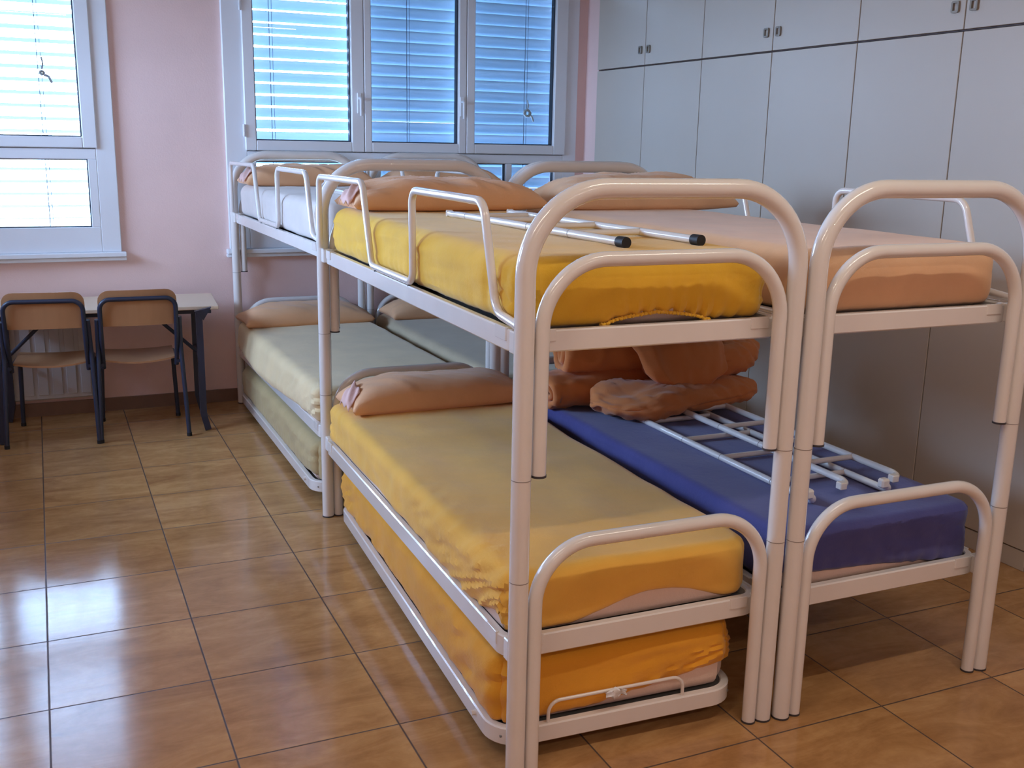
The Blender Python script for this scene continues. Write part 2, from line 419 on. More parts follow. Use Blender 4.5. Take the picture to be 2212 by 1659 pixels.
ws = [(-2.885, -2.165, -2.805, -2.245), (-2.165, -1.447, -2.085, -1.527), (-1.447, -0.730, -1.367, -0.812)]
window('window_1', -2.985, -0.632, ws, None, [(-2.82, -2.22), (-2.10, -1.50), (-1.39, -0.79)], 0.024, handles=(1,))
def added_window_left():  # window added out of view to brighten the far wall with skylight
    root = empty('added_window', (0, 0, 0)); tag(root, kind='structure'); x0, x1 = XL - .05, XL + .028
    fr = MB(); y0, y1 = WL[0] - .03, WL[1] + .03; ym = (y0 + y1) / 2
    for (a, b) in ((y0, y0 + .12), (y1 - .12, y1), (ym - .06, ym + .06)): fr.box((x0, a, WL[2]), (x1, b, 2.9), 'pvc', .004)
    for (c, d) in ((WL[2], WL[2] + .1), (2.79, 2.9)):
        for (a, b) in ((y0 + .12, ym - .06), (ym + .06, y1 - .12)): fr.box((x0, a, c), (x1, b, d), 'pvc', .004)
    fr.build('window_frame', root)
    for (a, b) in ((y0 + .12, ym - .06), (ym + .06, y1 - .12)):
        g = MB(); g.box((XL - .018, a, WL[2] + .1), (XL - .012, b, 2.79), 'glass'); g.build('pane', root, smooth=False)
    sl = MB(); sl.box((XL, y0 - .03, WL[2] - .04), (XL + .07, y1 + .03, WL[2]), 'pvc', .004); sl.build('window_sill', root)
added_window_left()

# blinds --------------------------------------------------------------------
def blind(x0, x1, z0, z1, tilt, label, y=YF + .125, pitch=.0735, wid=.080, cords=(), jitter=.0, seed=1, knot=None, ks=1.0):
    rnd = random.Random(seed)
    root = empty('venetian_blind', ((x0 + x1) / 2, y, z0)); ox, oy, oz = root.location
    tag(root, label, 'blind', 'outside venetian blinds')
    sl = MB(); n = int((z1 - z0) / pitch)
    for i in range(n):
        zc = z0 + .02 + i * pitch
        t = tilt(i / n) + rnd.uniform(-jitter, jitter); tw = rnd.uniform(-jitter, jitter) * .5
        vs = []; k = 5
        for side, xx in ((0, x0), (1, x1)):
            tt = t + (tw if side else -tw)
            for q in range(k):
                a = (q / (k - 1) - .5) * wid; c = .011 * (1 - (2 * q / (k - 1) - 1) ** 2)
                yy = a * math.cos(tt) + c * math.sin(tt); zz = -a * math.sin(tt) + c * math.cos(tt)
                vs.append((xx - ox, y + yy - oy, zc + zz - oz)); 
        vs += [(p[0], p[1] + .0006 * math.sin(t), p[2] - .0012) for p in vs]
        fs = []
        for q in range(k - 1):
            fs.append((q, q + 1, k + q + 1, k + q)); fs.append((2 * k + q, 3 * k + q, 3 * k + q + 1, 2 * k + q + 1))
        fs.append((0, k, 3 * k, 2 * k)); fs.append((k - 1, 3 * k - 1, 4 * k - 1, 2 * k - 1))
        sl.add(vs, fs, 'slat')
    sl.build('slats', root)
    br = MB(); br.box((x0 - ox, -.035, -.035), (x1 - ox, .035, -.012), 'slat', .003); br.build('bottom_rail', root)
    for cxx in cords:
        c = MB()
        for dy in (-.043, .043): c.tube([(cxx - ox, dy, -.02), (cxx - ox, dy, z1 - oz)], .0022, 'cord', 6)
        c.tube([(cxx - ox + .018, -.046, -.02), (cxx - ox + .018, -.046, z1 - oz)], .0015, 'cord', 6)
        c.build('ladder_cord', root)
    if knot:
        kx, kz = knot; c = MB()
        pts = []
        for i in range(26):
            a = i * 1.15; r = .026 * ks * (1 + .35 * math.sin(i * 2.1))
            pts.append((kx - ox + r * math.cos(a), -.055 + .01 * math.sin(i * 1.7), kz - oz + r * .9 * math.sin(a)))
        c.tube(fillet(pts, .01 * ks, 3), .0055, 'cordwhite', 7)
        c.tube(fillet([(kx - ox, -.055, kz - oz + .02), (kx - ox + .008, -.055, kz - oz + .05), (kx - ox + .002, -.05, kz - oz + .09)], .02, 4), .005, 'cordwhite', 7)
        c.tube(fillet([(kx - ox + .01, -.055, kz - oz - .01), (kx - ox + .035, -.055, kz - oz - .02), (kx - ox + .05, -.055, kz - oz - .055)], .01, 4), .008, 'cordwhite', 7)
        c.build('cord_knot', root)
    return root
R = math.radians
blind(-2.96, -0.69, 1.10, 2.84, lambda t: R(11), 'wide open venetian blind outside the left window, glaring white', cords=(-2.6, -1.9, -1.02), jitter=R(1.0), seed=2, knot=(-1.0, 2.04), ks=.45)
blind(0.10, 0.92, 1.10, 2.84, lambda t: R(44), 'half open venetian blind behind the left pane of the right window', cords=(0.33,), jitter=R(1.5), seed=3)
blind(0.93, 1.61, 1.10, 2.84, lambda t: R(63), 'nearly closed venetian blind behind the middle pane of the right window', cords=(1.24,), jitter=R(2.0), seed=4)
blind(1.62, 2.44, 1.10, 2.84, lambda t: R(66), 'closed venetian blind with a white knotted cord behind the right pane', cords=(2.11,), jitter=R(1.5), seed=5, knot=(2.13, 1.90))

# radiator ------------------------------------------------------------------
def radiator():
    root = empty('radiator', (-1.6, YF - .06, .12)); tag(root, 'flat grey-white radiator under the left window, behind the table', 'radiator')
    mb = MB(); mb.box((-.62, -.035, 0), (.745, .035, .55), 'radiator', .008)
    for i in range(17): mb.box((-.60 + i * .08, -.041, .03), (-.545 + i * .08, -.036, .52), 'radiator', .002)
    mb.build('panel', root)
    p = MB(); p.tube(fillet([(.74, 0, .05), (.80, 0, .05), (.80, .03, -.115)], .03, 5), .009, 'radiator', 10); p.build('pipe', root)
radiator()

# ceiling lamps ---------------------------------------------------------------
def lamps():
    first = None
    for i, (lx, ly) in enumerate(LAMPS):
        if first is None:
            root = empty('ceiling_light', (lx, ly, 2.9))
            b = MB(); b.box((-.65, -.11, .03), (.65, .11, .1), 'lamp_body', .006); b.build('housing', root)
            for dy in (-.05, .05):
                t = MB(); t.tube([(-.60, dy, .02), (.60, dy, .02)], .013, 'lamp_body', 12); t.build('tube', root)
            first = root
        else:
            root = copy_tree(first); root.location = (lx, ly, 2.9)
        tag(root, ['ceiling lamp over the open tiled floor, left of the front bunks', 'ceiling lamp nearest the foot of the front bunks', 'rear ceiling lamp over the left side of the room', 'rear ceiling lamp over the wardrobe side'][i], 'ceiling lamp', 'ceiling lamps')
lamps()

# ------------------------------------------------------------------ wardrobes
WX = 2.535
ZS = 2.193
units = [(4.321, 3.693, 3.051), (3.051, 2.399, 1.756), (1.756, 1.123, 0.490), (0.490, -0.145, -0.78)]
wl = ['far wardrobe of white doors, beside the window wall', 'second wardrobe of white doors from the window wall', 'third wardrobe of white doors from the window wall, with the kickboard end showing', 'nearest wardrobe of white doors, at the right edge']
ul = ['far overhead cabinet, beside the window wall', 'second overhead cabinet from the window wall', 'overhead cabinet at the top right with the largest ring pulls', 'nearest overhead cabinet, at the right edge']
for n, (y1, ym, y0) in enumerate(units):
    root = empty('wardrobe', (WX, y1, 0)); tag(root, wl[n], 'wardrobe', 'wardrobe units along the right wall')
    b = MB(); b.box((.022, y0 - y1 + .001, .09), (.57, -.001, ZS - .003), 'carcass'); b.build('body', root, smooth=False)
    k = MB(); k.box((.004, y0 - y1 + .001, 0), (.05, -.001, .084), 'door_laminate', .002); k.build('kickboard', root, smooth=False)
    for (a, c) in ((ym, y1), (y0, ym)):
        dm = MB(); dm.box((0, a - y1 + .003, .09), (.02, c - y1 - .003, ZS - .005), 'door_laminate', .0015); dm.build('door', root, smooth=False)
    root = empty('overhead_cabinet', (WX, y1, ZS)); tag(root, ul[n], 'cabinet', 'overhead cabinets along the right wall')
    b = MB(); b.box((.022, y0 - y1 + .001, 0), (.57, -.001, .79), 'carcass'); b.build('body', root, smooth=False)
    for (a, c, hy) in ((ym, y1, ym + .052), (y0, ym, ym - .047)):
        dm = MB(); dm.box((0, a - y1 + .003, .005), (.02, c - y1 - .003, .785), 'door_laminate', .0015); do = dm.build('door', root, smooth=False)
        h = MB(); hy -= y1; hz = .098
        p = fillet([(-.006, hy - .0155, hz - .02), (-.006, hy + .0155, hz - .02), (-.006, hy + .0155, hz + .02), (-.006, hy - .0155, hz + .02)], .004, 3, True)
        h.sweep(p, [(-.0045, -.0045), (.0045, -.0045), (.0045, .0045), (-.0045, .0045)], 'bronze', closed=True, up=(1, 0, 0)); h.build('ring_pull', do)

# ------------------------------------------------------------------ bunk beds
BW, BL = 0.82, 2.173
RO, RI, DI = .0262, .0198, .0485
ZT, ZU, ZL, ZJ1, ZJ2 = 1.590, 1.415, .6665, .578, .8575
def arch(x0, x1, z0, zt, y, R_, r, name, parent, joints=(), cap=True, seg=20):
    mb = MB(); mb.tube(fillet([(x0, y, z0 + .004), (x0, y, zt), (x1, y, zt), (x1, y, z0 + .004)], R_, 14), r, 'white_paint', seg)
    for z in joints:
        for x in (x0, x1): mb.tube([(x, y, z - .0011), (x, y, z + .0011)], r + .0005, 'joint', seg, caps=True)
    o = mb.build(name, parent)
    if cap:
        for x in (x0, x1):
            c = MB(); c.tube([(x, y, z0), (x, y, z0 + .006)], r + .0012, 'dark_cap', seg); c.build('end_cap', o)
    return o
def rrect(x0, x1, y0, y1, r, z, n=7):
    return fillet([(x0, y0, z), (x1, y0, z), (x1, y1, z), (x0, y1, z)], r, n, True)
def mattress_frame(parent, zt, h, x0, x1, y0, y1, r=.05, t=.026, brackets=True, name='mattress_frame'):
    mb = MB(); zc = zt - h / 2
    p = rrect(x0 + t / 2, x1 - t / 2, y0 + t / 2, y1 - t / 2, r, zc)
    c = .004; a, b = t / 2, h / 2
    prof = [(-a + c, -b), (a - c, -b), (a, -b + c), (a, b - c), (a - c, b), (-a + c, b), (-a, b - c), (-a, -b + c)]
    mb.sweep(p, prof, 'white_paint', closed=True, up=(0, 0, 1))
    o = mb.build(name, parent, angle=.5)
    d = MB()
    for i in range(9):
        yy = y0 + .12 + i * (y1 - y0 - .24) / 8
        d.box((x0 + t - .002, yy - .02, zc - .012), (x1 - t + .002, yy + .02, zc - .004), 'deck')
    for i in range(5):
        xx = x0 + .1 + i * (x1 - x0 - .2) / 4
        d.box((xx - .015, y0 + t - .002, zc - .004), (xx + .015, y1 - t + .002, zc + .002), 'deck')
    d.box((x0 + t, y0 + t, zc + .002), (x1 - t, y1 - t, zc + .005), 'deck')
    d.build('mattress_base', o, smooth=False)
    if brackets:
        for sx in (0, 1):
            for sy in (0, 1):
                X = x0 if sx == 0 else x1; Y = y0 if sy == 0 else y1; kx = 1 if sx == 0 else -1; ky = 1 if sy == 0 else -1
                bm_ = MB()
                bm_.box((min(X - kx * .003, X + kx * .006), min(Y + ky * .055, Y + ky * .125), zt - h * .55), (max(X - kx * .003, X + kx * .006), max(Y + ky * .055, Y + ky * .125), zt + .003), 'white_paint', .001)
                bm_.box((min(X + kx * .055, X + kx * .115), min(Y - ky * .003, Y + ky * .006), zt - h * .5), (max(X + kx * .055, X + kx * .115), max(Y - ky * .003, Y + ky * .006), zt + .003), 'white_paint', .001)
                # lug joining the corner to the post
                px = 0 if sx == 0 else BW; py = 0 if sy == 0 else BL
                ax, bx_ = sorted((px - kx * .012, px + kx * .03)); ay, by_ = sorted((py + ky * (RO - .006), Y + ky * .022))
                bm_.box((ax, ay, zt - h + .002), (bx_, by_, zt + .002), 'white_paint', .003)
                bm_.build('corner_bracket', o)
    return o
def guard(parent, side):
    X = 0.0 if side < 0 else BW
    mb = MB(); zl = 1.2475
    xo = X + (-.020 if side < 0 else .020)
    pts = [(xo, BL - .046, 1.240), (xo, BL - .046, 1.540), (X, 1.505, 1.543), (X, 1.385, zl), (X, .895, zl), (X, .905, 1.543), (X, .285, 1.543), (X, .185, 1.262), (X, .03, zl)]
    mb.tube(fillet(pts, [0, .035, .05, .045, .04, .045, .06, .07, 0], 7), .0122, 'white_paint', 14)
    for y in (1.34, .94):
        mb.tube([(X, y, 1.225), (X, y, 1.258)], .005, 'dark_cap', 8)
    return mb.build('guard_rail', parent)
def bunk(loc, rz, label, sides, foot_low=ZL):
    root = empty('bunk_bed', (loc[0], loc[1], 0), rz); tag(root, label, 'bunk bed', 'white steel bunk beds pushed together')
    for y in (0, BL):
        arch(0, BW, 0, ZT, y, .215, RO, 'outer_arch', root, joints=(ZJ1, ZJ2))
        arch(DI, BW - DI, ZJ2 + .002, ZU, y, .175, RI, 'upper_inner_arch', root)
        arch(DI, BW - DI, 0, foot_low if y == 0 else ZL, y, .165, RI, 'lower_inner_arch', root)
    mattress_frame(root, 1.232, .058, -.006, BW + .006, .046, BL - .046)
    mattress_frame(root, .388, .062, -.018, BW + .004, .046, BL - .046)
    for s in sides: guard(root, s)
    return root
BEDS = {
 'A': ((0.0, 0.0), -0.0173), 'B': ((0.880, -0.028), -0.0083), 'C': ((0.064, 2.264), 0.010), 'D': ((0.940, 2.264), 0.010)}
bunk(*BEDS['A'], 'front left white bunk bed with a yellow upper mattress and a trundle below', (-1,))
bunk(*BEDS['B'], 'front right white bunk bed with the navy blue lower mattress', (1,))
bunk(*BEDS['C'], 'rear left white bunk bed at the pink wall, with a white upper mattress', (-1,), .56)
bunk(*BEDS['D'], 'rear right white bunk bed, mostly hidden behind the front ones', (-1,), .56)
def bp(bed, x, y, z=0):
    (ox, oy), a = BEDS[bed]; c, s = math.cos(a), math.sin(a)
    return Vector((ox + x * c - y * s, oy + x * s + y * c, z))
def brot(bed): return BEDS[bed][1]

# trundles --------------------------------------------------------------------
def trundle(loc, rz, label, W=.80, L=1.98, handle=True):
    root = empty('trundle_bed', (loc[0], loc[1], 0), rz); tag(root, label, 'trundle bed', 'low trundle beds under the left bunks')
    mb = MB(); zt, h, t = .104, .054, .026
    p = rrect(t / 2, W - t / 2, t / 2, L - t / 2, .085, zt - h / 2, 8); c = .004; a, b = t / 2, h / 2
    mb.sweep(p, [(-a + c, -b), (a - c, -b), (a, -b + c), (a, b - c), (a - c, b), (-a + c, b), (-a, b - c), (-a, -b + c)], 'white_paint', closed=True, up=(0, 0, 1))
    mb.build('frame', root, angle=.5)
    d = MB(); d.box((t, t, zt - .03), (W - t, L - t, zt - .024), 'deck')
    for i in range(8): d.box((.02, .15 + i * .24, zt - .04), (W - .02, .19 + i * .24, zt - .031), 'deck')
    d.build('mattress_base', root, smooth=False)
    for x in (.10, W - .10):
        for y in (.12, L - .12):
            wv = MB(); wv.tube([(x - .012, y, .026), (x + .012, y, .026)], .0255, 'wheel', 20); wv.box((x - .016, y - .012, .03), (x + .016, y + .012, zt - .042), 'wheel', .002); wv.build('caster', root)
    bt = MB(); bt.tube([(-.012, .16, zt - .02), (0, .16, zt - .02)], .008, 'white_paint', 10); bt.build('bolt', root)
    if handle:
        hb = MB(); hb.tube(fillet([(.165, .010, zt - .004), (.165, .010, zt + .063), (.60, .010, zt + .063), (.60, .010, zt - .004)], .035, 6), .0052, 'white_paint', 10); hb.build('pull_handle', root)
    return root
TA = ((-.036, .058), -.045); TC = ((.012, 2.345), .0)
trundle(*TA, 'trundle bed under the front left bunk, with a wire handle at its foot')
trundle(*TC, 'trundle bed under the rear left bunk, partly hidden by a white post', handle=False)

# ------------------------------------------------------------------ bedding
def box_grid(w, l, h, r, rc, cell, bottom=True):
    """closed rounded box surface as grid; returns verts (local, origin bottom centre corner 0,0,0), normals, faces, kinds"""
    nx = max(4, int(w / cell)); ny = max(4, int(l / cell)); nz = max(4, int(h / min(cell, .015)))
    xs = [w * i / nx for i in range(nx + 1)]; ys = [l * i / ny for i in range(ny + 1)]; zs = [h * i / nz for i in range(nz + 1)]
    idx = {}; V = []; F = []; K = []
    def vid(i, j, k):
        key = (i, j, k)
        if key not in idx: idx[key] = len(V); V.append((xs[i], ys[j], zs[k]))
        return idx[key]
    for i in range(nx):
        for j in range(ny):
            F.append((vid(i, j, nz), vid(i + 1, j, nz), vid(i + 1, j + 1, nz), vid(i, j + 1, nz))); K.append(1)
            if bottom: F.append((vid(i, j, 0), vid(i, j + 1, 0), vid(i + 1, j + 1, 0), vid(i + 1, j, 0))); K.append(0)
    for k in range(nz):
        for i in range(nx):
            F.append((vid(i, 0, k), vid(i + 1, 0, k), vid(i + 1, 0, k + 1), vid(i, 0, k + 1))); K.append(2)
            F.append((vid(i, ny, k), vid(i, ny, k + 1), vid(i + 1, ny, k + 1), vid(i + 1, ny, k))); K.append(2)
        for j in range(ny):
            F.append((vid(0, j, k), vid(0, j, k + 1), vid(0, j + 1, k + 1), vid(0, j + 1, k))); K.append(2)
            F.append((vid(nx, j, k), vid(nx, j + 1, k), vid(nx, j + 1, k + 1), vid(nx, j, k + 1))); K.append(2)
    out = []; nor = []
    for (x, y, z) in V:
        q = Vector((min(max(x, r), w - r), min(max(y, r), l - r), min(max(z, r), h - r)))
        p = Vector((x, y, z)); n = p - q
        if n.length > 1e-9:
            n.normalize(); p = q + n * r
        # round the plan corners
        px, py = p.x, p.y; cxx = min(max(px, rc), w - rc); cyy = min(max(py, rc), l - rc); dx, dy = px - cxx, py - cyy
        dn = math.hypot(dx, dy)
        if dn > 1e-9 and abs(dx) > 1e-9 and abs(dy) > 1e-9:
            s = max(abs(dx), abs(dy)) / dn; px, py = cxx + dx * s, cyy + dy * s
            hn = Vector((n.x, n.y, 0)).length
            n = Vector((dx / dn * hn, dy / dn * hn, n.z)); n.normalize()
        out.append(Vector((px, py, p.z))); nor.append(n)
    return out, nor, F
def nz(x, y, z, s, seed=0): return mn.noise(Vector((x * s + seed * 7.3, y * s - seed * 3.1, z * s + seed * 1.7)))
def ridge(v): return 1 - abs(v) * 2.0
def fold(ac, al, fa, fb, seed=0):
    v = mn.noise(Vector((ac * fa + seed * 5.1, al * fb - seed * 2.3, seed * .77))); v2 = mn.noise(Vector((ac * fa * 1.9 + seed, al * fb * 1.7, seed + 3.3)))
    return (1 - 2.2 * abs(v)) * .75 + v2 * .4
def mattress(bed, x, y, z, w, l, h, sheet, label, hem=None, disp=None, hemz=.004, seed=0, cell=.016, ruf=1.0, rz=None, loc=None, r=.04, core_h=None, amp=.004, solid=True):
    L_ = loc if loc is not None else bp(bed, x, y, z); rr = brot(bed) if rz is None else rz
    # core
    V, N, F = box_grid(w - .016, l - .016, h - .008, r, .055, .04)
    mb = MB(); mb.add([v + Vector((.008, .008, 0)) for v in V], F, 'ticking')
    core = mb.build('mattress'); core.location = L_; core.rotation_euler = (0, 0, rr)
    tag(core, label, 'mattress', 'single mattresses on the bunk beds')
    V, N, F = box_grid(w, l, h, r, .06, cell, bottom=False)
    out = []
    for v, n in zip(V, N):
        zb = hemz + (hem(v.x, v.y) if hem else 0)
        t = min(v.z / (h * .8), 1.0)
        zz = v.z + zb * (1 - t)
        d = amp * (nz(v.x, v.y, v.z, 3.2, seed) + .5 * nz(v.x, v.y, v.z, 8, seed + 1)) + .0025
        # a fitted sheet: shallow pull lines on the sides, gathers at the hem
        sidef = 1 - abs(n.z)
        s = v.x + v.y
        g = math.exp(-max(v.z - zb, 0) / .035)
        d += ruf * sidef * g * .0035 * math.sin(s * 95 + 5 * nz(v.x, v.y, 0, 4, seed)) * (0.4 + abs(nz(v.x, v.y, 0, 2.5, seed + 5)) * 2)
        d += sidef * .004 * nz(v.x * 1.0, v.y * 1.0, v.z * 2.2, 9, seed + 3)
        if disp: d += disp(v.x, v.y, v.z, n)
        out.append(Vector((v.x, v.y, zz)) + n * d)
    mb = MB(); mb.add(out, F, sheet); so = mb.build('fitted_sheet', core)
    if solid:
        md = so.modifiers.new('thickness', 'SOLIDIFY'); md.thickness = .0025; md.offset = 1
    return core

def gauss(x, c, s): return math.exp(-((x - c) / s) ** 2)
# upper A: yellow, gathered hem at the middle of the foot end, crumpled near the left foot corner
def hemA(x, y): return .027 * max(0, 1 - abs(x - .40) / .15) ** .5 if y < .03 else 0
def dispA(x, y, z, n):
    d = 0
    if y < .06:
        f = math.exp(-abs(z - .03) / .055) * max(0, 1 - abs(x - .46) / .24) ** .6
        u = (x - .46) / (1 + (z) * 1.6)
        d += .0115 * f * math.sin(u * 150 + 2.5 * nz(x, 0, z, 9)) * (.6 + .8 * abs(nz(x, 0, 0, 18, 2)))
        d += .009 * max(0, 1 - abs(x - .12) / .2) * fold(x - z * .9, z, 30, 4, 4) * (1 - abs(n.z))
        d += .009 * max(0, 1 - abs(x - .68) / .2) * fold(x + z * 1.6, z, 24, 4, 9) * (1 - abs(n.z))
    if x < .06:
        d += (1 - abs(n.z)) * .006 * fold(z + y * .06, y, 34, 3, 3)
        if y < .22: d += (1 - abs(n.z)) * .012 * (1 - y / .22) * fold(z - y * .5, y, 38, 8, 6)
    # the guard rail presses the side in
    if x < .06:
        for yg in (1.42, .90, .23): d -= (1 - abs(n.z)) * .010 * gauss(y, yg, .022)
    return d
upA = mattress('A', .026, .082, 1.218, .772, 2.01, .190, 'yellow', 'upper mattress in a bright yellow fitted sheet, on the front left bunk', hemA, dispA, hemz=.002, seed=1, r=.055, cell=.012)
def elastic():
    mb = MB(); pts = []
    for i in range(90):
        x = .23 + .34 * i / 89; z = hemA(x, 0) + .014
        pts.append((x, -.001 + .0025 * math.sin(i * 1.9), z + .0015 * math.sin(i * 2.7)))
    mb.tube(pts, .0048, 'yellow', 8); return mb.build('elastic_hem', [c for c in children(upA)][0])
elastic()
def dispB(x, y, z, n):
    d = 0
    if y < .06: d += (1 - abs(n.z)) * math.exp(-z / .08) * .008 * fold(x - z * 1.3, z, 16, 4, 12)
    return d
mattress('B', .026, .080, 1.218, .765, 2.01, .192, 'peach_sheet', 'upper mattress in a peach fitted sheet, on the front right bunk', None, dispB, hemz=.002, seed=5, r=.055)
def dispC(x, y, z, n):
    d = 0
    if x < .06:
        for yg in (1.385, .90, .20): d -= (1 - abs(n.z)) * .014 * gauss(y, yg, .03)
        d += (1 - abs(n.z)) * .006 * gauss(y, 1.15, .12)
    return d
mattress('C', .026, .080, 1.218, .768, 2.01, .190, 'white_sheet', 'upper mattress in a white sheet, on the rear left bunk', None, dispC, hemz=.002, seed=8, r=.05)
mattress('D', .026, .080, 1.218, .768, 2.01, .190, 'white_sheet', 'upper mattress on the rear right bunk, under the pillow nearest the low blue pane', None, None, hemz=.002, seed=10, r=.05)
# lower A: hem rides up at the foot, side sheet crumpled towards the foot
def hemLA(x, y):
    if y < .03: return .066 * max(0, math.cos((x - .46) / .26 * PI / 2)) ** 1.2 if abs(x - .46) < .26 else 0
    if x < .03: return .012 * (1 - gauss(y, .35, .5)) + (.05 * gauss(y, .0, .16))
    return 0
def dispLA(x, y, z, n):
    d = 0; sd = 1 - abs(n.z) * .6
    if x < .12:
        m = max(0, 1 - y / 1.0); f = m * (1 if x < .04 else max(0, 1 - (x - .04) / .08))
        d += sd * .022 * f * fold(z + y * .42 - x * .6, y - z * .4, 26, 4, 21)
        d += sd * .005 * f * fold(z + y * .6, y - z, 48, 7, 25)
        if y > 1.75: d += sd * .016 * fold(z - (y - 1.75) * .9, y, 30, 4, 22) * (y - 1.75) / .25
        d += sd * .004 * nz(0, y, z, 12, 2)
    if n.z > .7: d += .0035 * nz(x * 1.2, y * .5, 0, 7, 31)
    return d
mattress('A', -.002, .078, .366, .800, 2.02, .186, 'amber', 'lower mattress in a pale orange fitted sheet, on the front left bunk', hemLA, dispLA, hemz=.012, seed=12, r=.035, amp=.006, cell=.012, ruf=.2)
# lower B navy
def hemLB(x, y): return .044 * max(0, 1 - max(0, x - .12) / .55) ** .8 if y < .03 else 0
def dispLB(x, y, z, n):
    d = 0
    if y < .06: d += (1 - abs(n.z)) * .010 * fold(z + x * .55, x - z * .6, 34, 6, 41) * min(1, max(0, (x - .1) / .3))
    return d
mattress('B', .026, .078, .366, .770, 2.01, .194, 'navy', 'lower mattress in a navy blue sheet, on the front right bunk', hemLB, dispLB, hemz=.010, seed=15, r=.022)
def hemLC(x, y):
    return -.035 * gauss(y, 1.25, .55) + .01 * gauss(y, .1, .2) if x < .03 else 0
def dispLC(x, y, z, n):
    if x < .1:
        sd = 1 - abs(n.z) * .7; low = 1 - min(1, z / .19)
        d = sd * .045 * low * gauss(y, 1.25, .75)
        d += sd * .018 * max(0, 1 - y / .9) * fold(z + y * .55, y - z * .5, 24, 4, 51)
        d += sd * .006 * nz(0, y, z * .5, 9, 52); return d
    return 0
mattress('C', -.02, .078, .366, .805, 2.01, .192, 'lime', 'lower mattress in a pale yellow-green sheet hanging over the rail, on the rear left bunk', hemLC, dispLC, hemz=.024, seed=18, r=.04)
mattress('D', .006, .078, .366, .780, 2.01, .190, 'cream_sheet', 'dim lower mattress in a dull cream sheet, on the rear right bunk', None, None, hemz=.010, seed=20)
# trundle mattresses
def tl(T, x, y, z):
    (ox, oy), a = T; c, s = math.cos(a), math.sin(a); return Vector((ox + x * c - y * s, oy + x * s + y * c, z))
def hemTA(x, y):
    if y < .03: return .012 + .075 * max(0, (x - .30) / .48) ** .9 if x > .30 else .012 * max(0, x / .3)
    if x > .7: return .07
    return .01
def dispTA(x, y, z, n):
    d = 0; sd = 1 - abs(n.z) * .7
    if x < .06:
        d += sd * .018 * fold(z * .9 + y * .45, y - z * .5, 24, 4, 61) * max(.3, abs(y - .95))
    if y < .06: d += sd * .013 * max(0, (x - .30) / .45) * fold(z - x * .22, x, 30, 4, 63) * (1 if z < .14 else .3)
    return d
mattress(None, 0, 0, 0, .772, 1.94, .222, 'amber2', 'trundle mattress in an orange-yellow sheet, under the front left bunk', hemTA, dispTA, hemz=.004, seed=23, loc=tl(TA, .016, .03, .0835), rz=TA[1], r=.05, amp=.006)
mattress(None, 0, 0, 0, .772, 1.92, .200, 'olive', 'trundle mattress in an olive yellow sheet, under the rear left bunk', lambda x, y: .03 * gauss(y, 0, .2) if x < .03 else 0, lambda x, y, z, n: (1 - abs(n.z)) * .008 * ridge(nz(0, y * .5 + z, z, 14, 71)), hemz=.006, seed=26, loc=tl(TC, .018, .03, .0835), rz=TC[1], r=.05)

# crumpled plastic bit caught in the trundle handle
def plastic():
    p = tl(TA, .37, .012, .165); mb = MB(); rnd = random.Random(4)
    vs = []; fs = []
    for i in range(7):
        for j in range(5):
            a = (i - 3) * .011; b = (j - 2) * .008
            vs.append((a + rnd.uniform(-.004, .004), -.012 + rnd.uniform(-.009, .006), b * (1.3 - abs(i - 3) * .25) + rnd.uniform(-.004, .004) - i * .001))
    for i in range(6):
        for j in range(4): k = i * 5 + j; fs.append((k, k + 1, k + 6, k + 5))
    mb.add(vs, fs, 'cordwhite'); o = mb.build('plastic_wrapper'); o.location = p
    md = o.modifiers.new('t', 'SOLIDIFY'); md.thickness = .0015
    tag(o, 'small crumpled white wrapper on the wire handle of the front trundle', 'wrapper')
plastic()

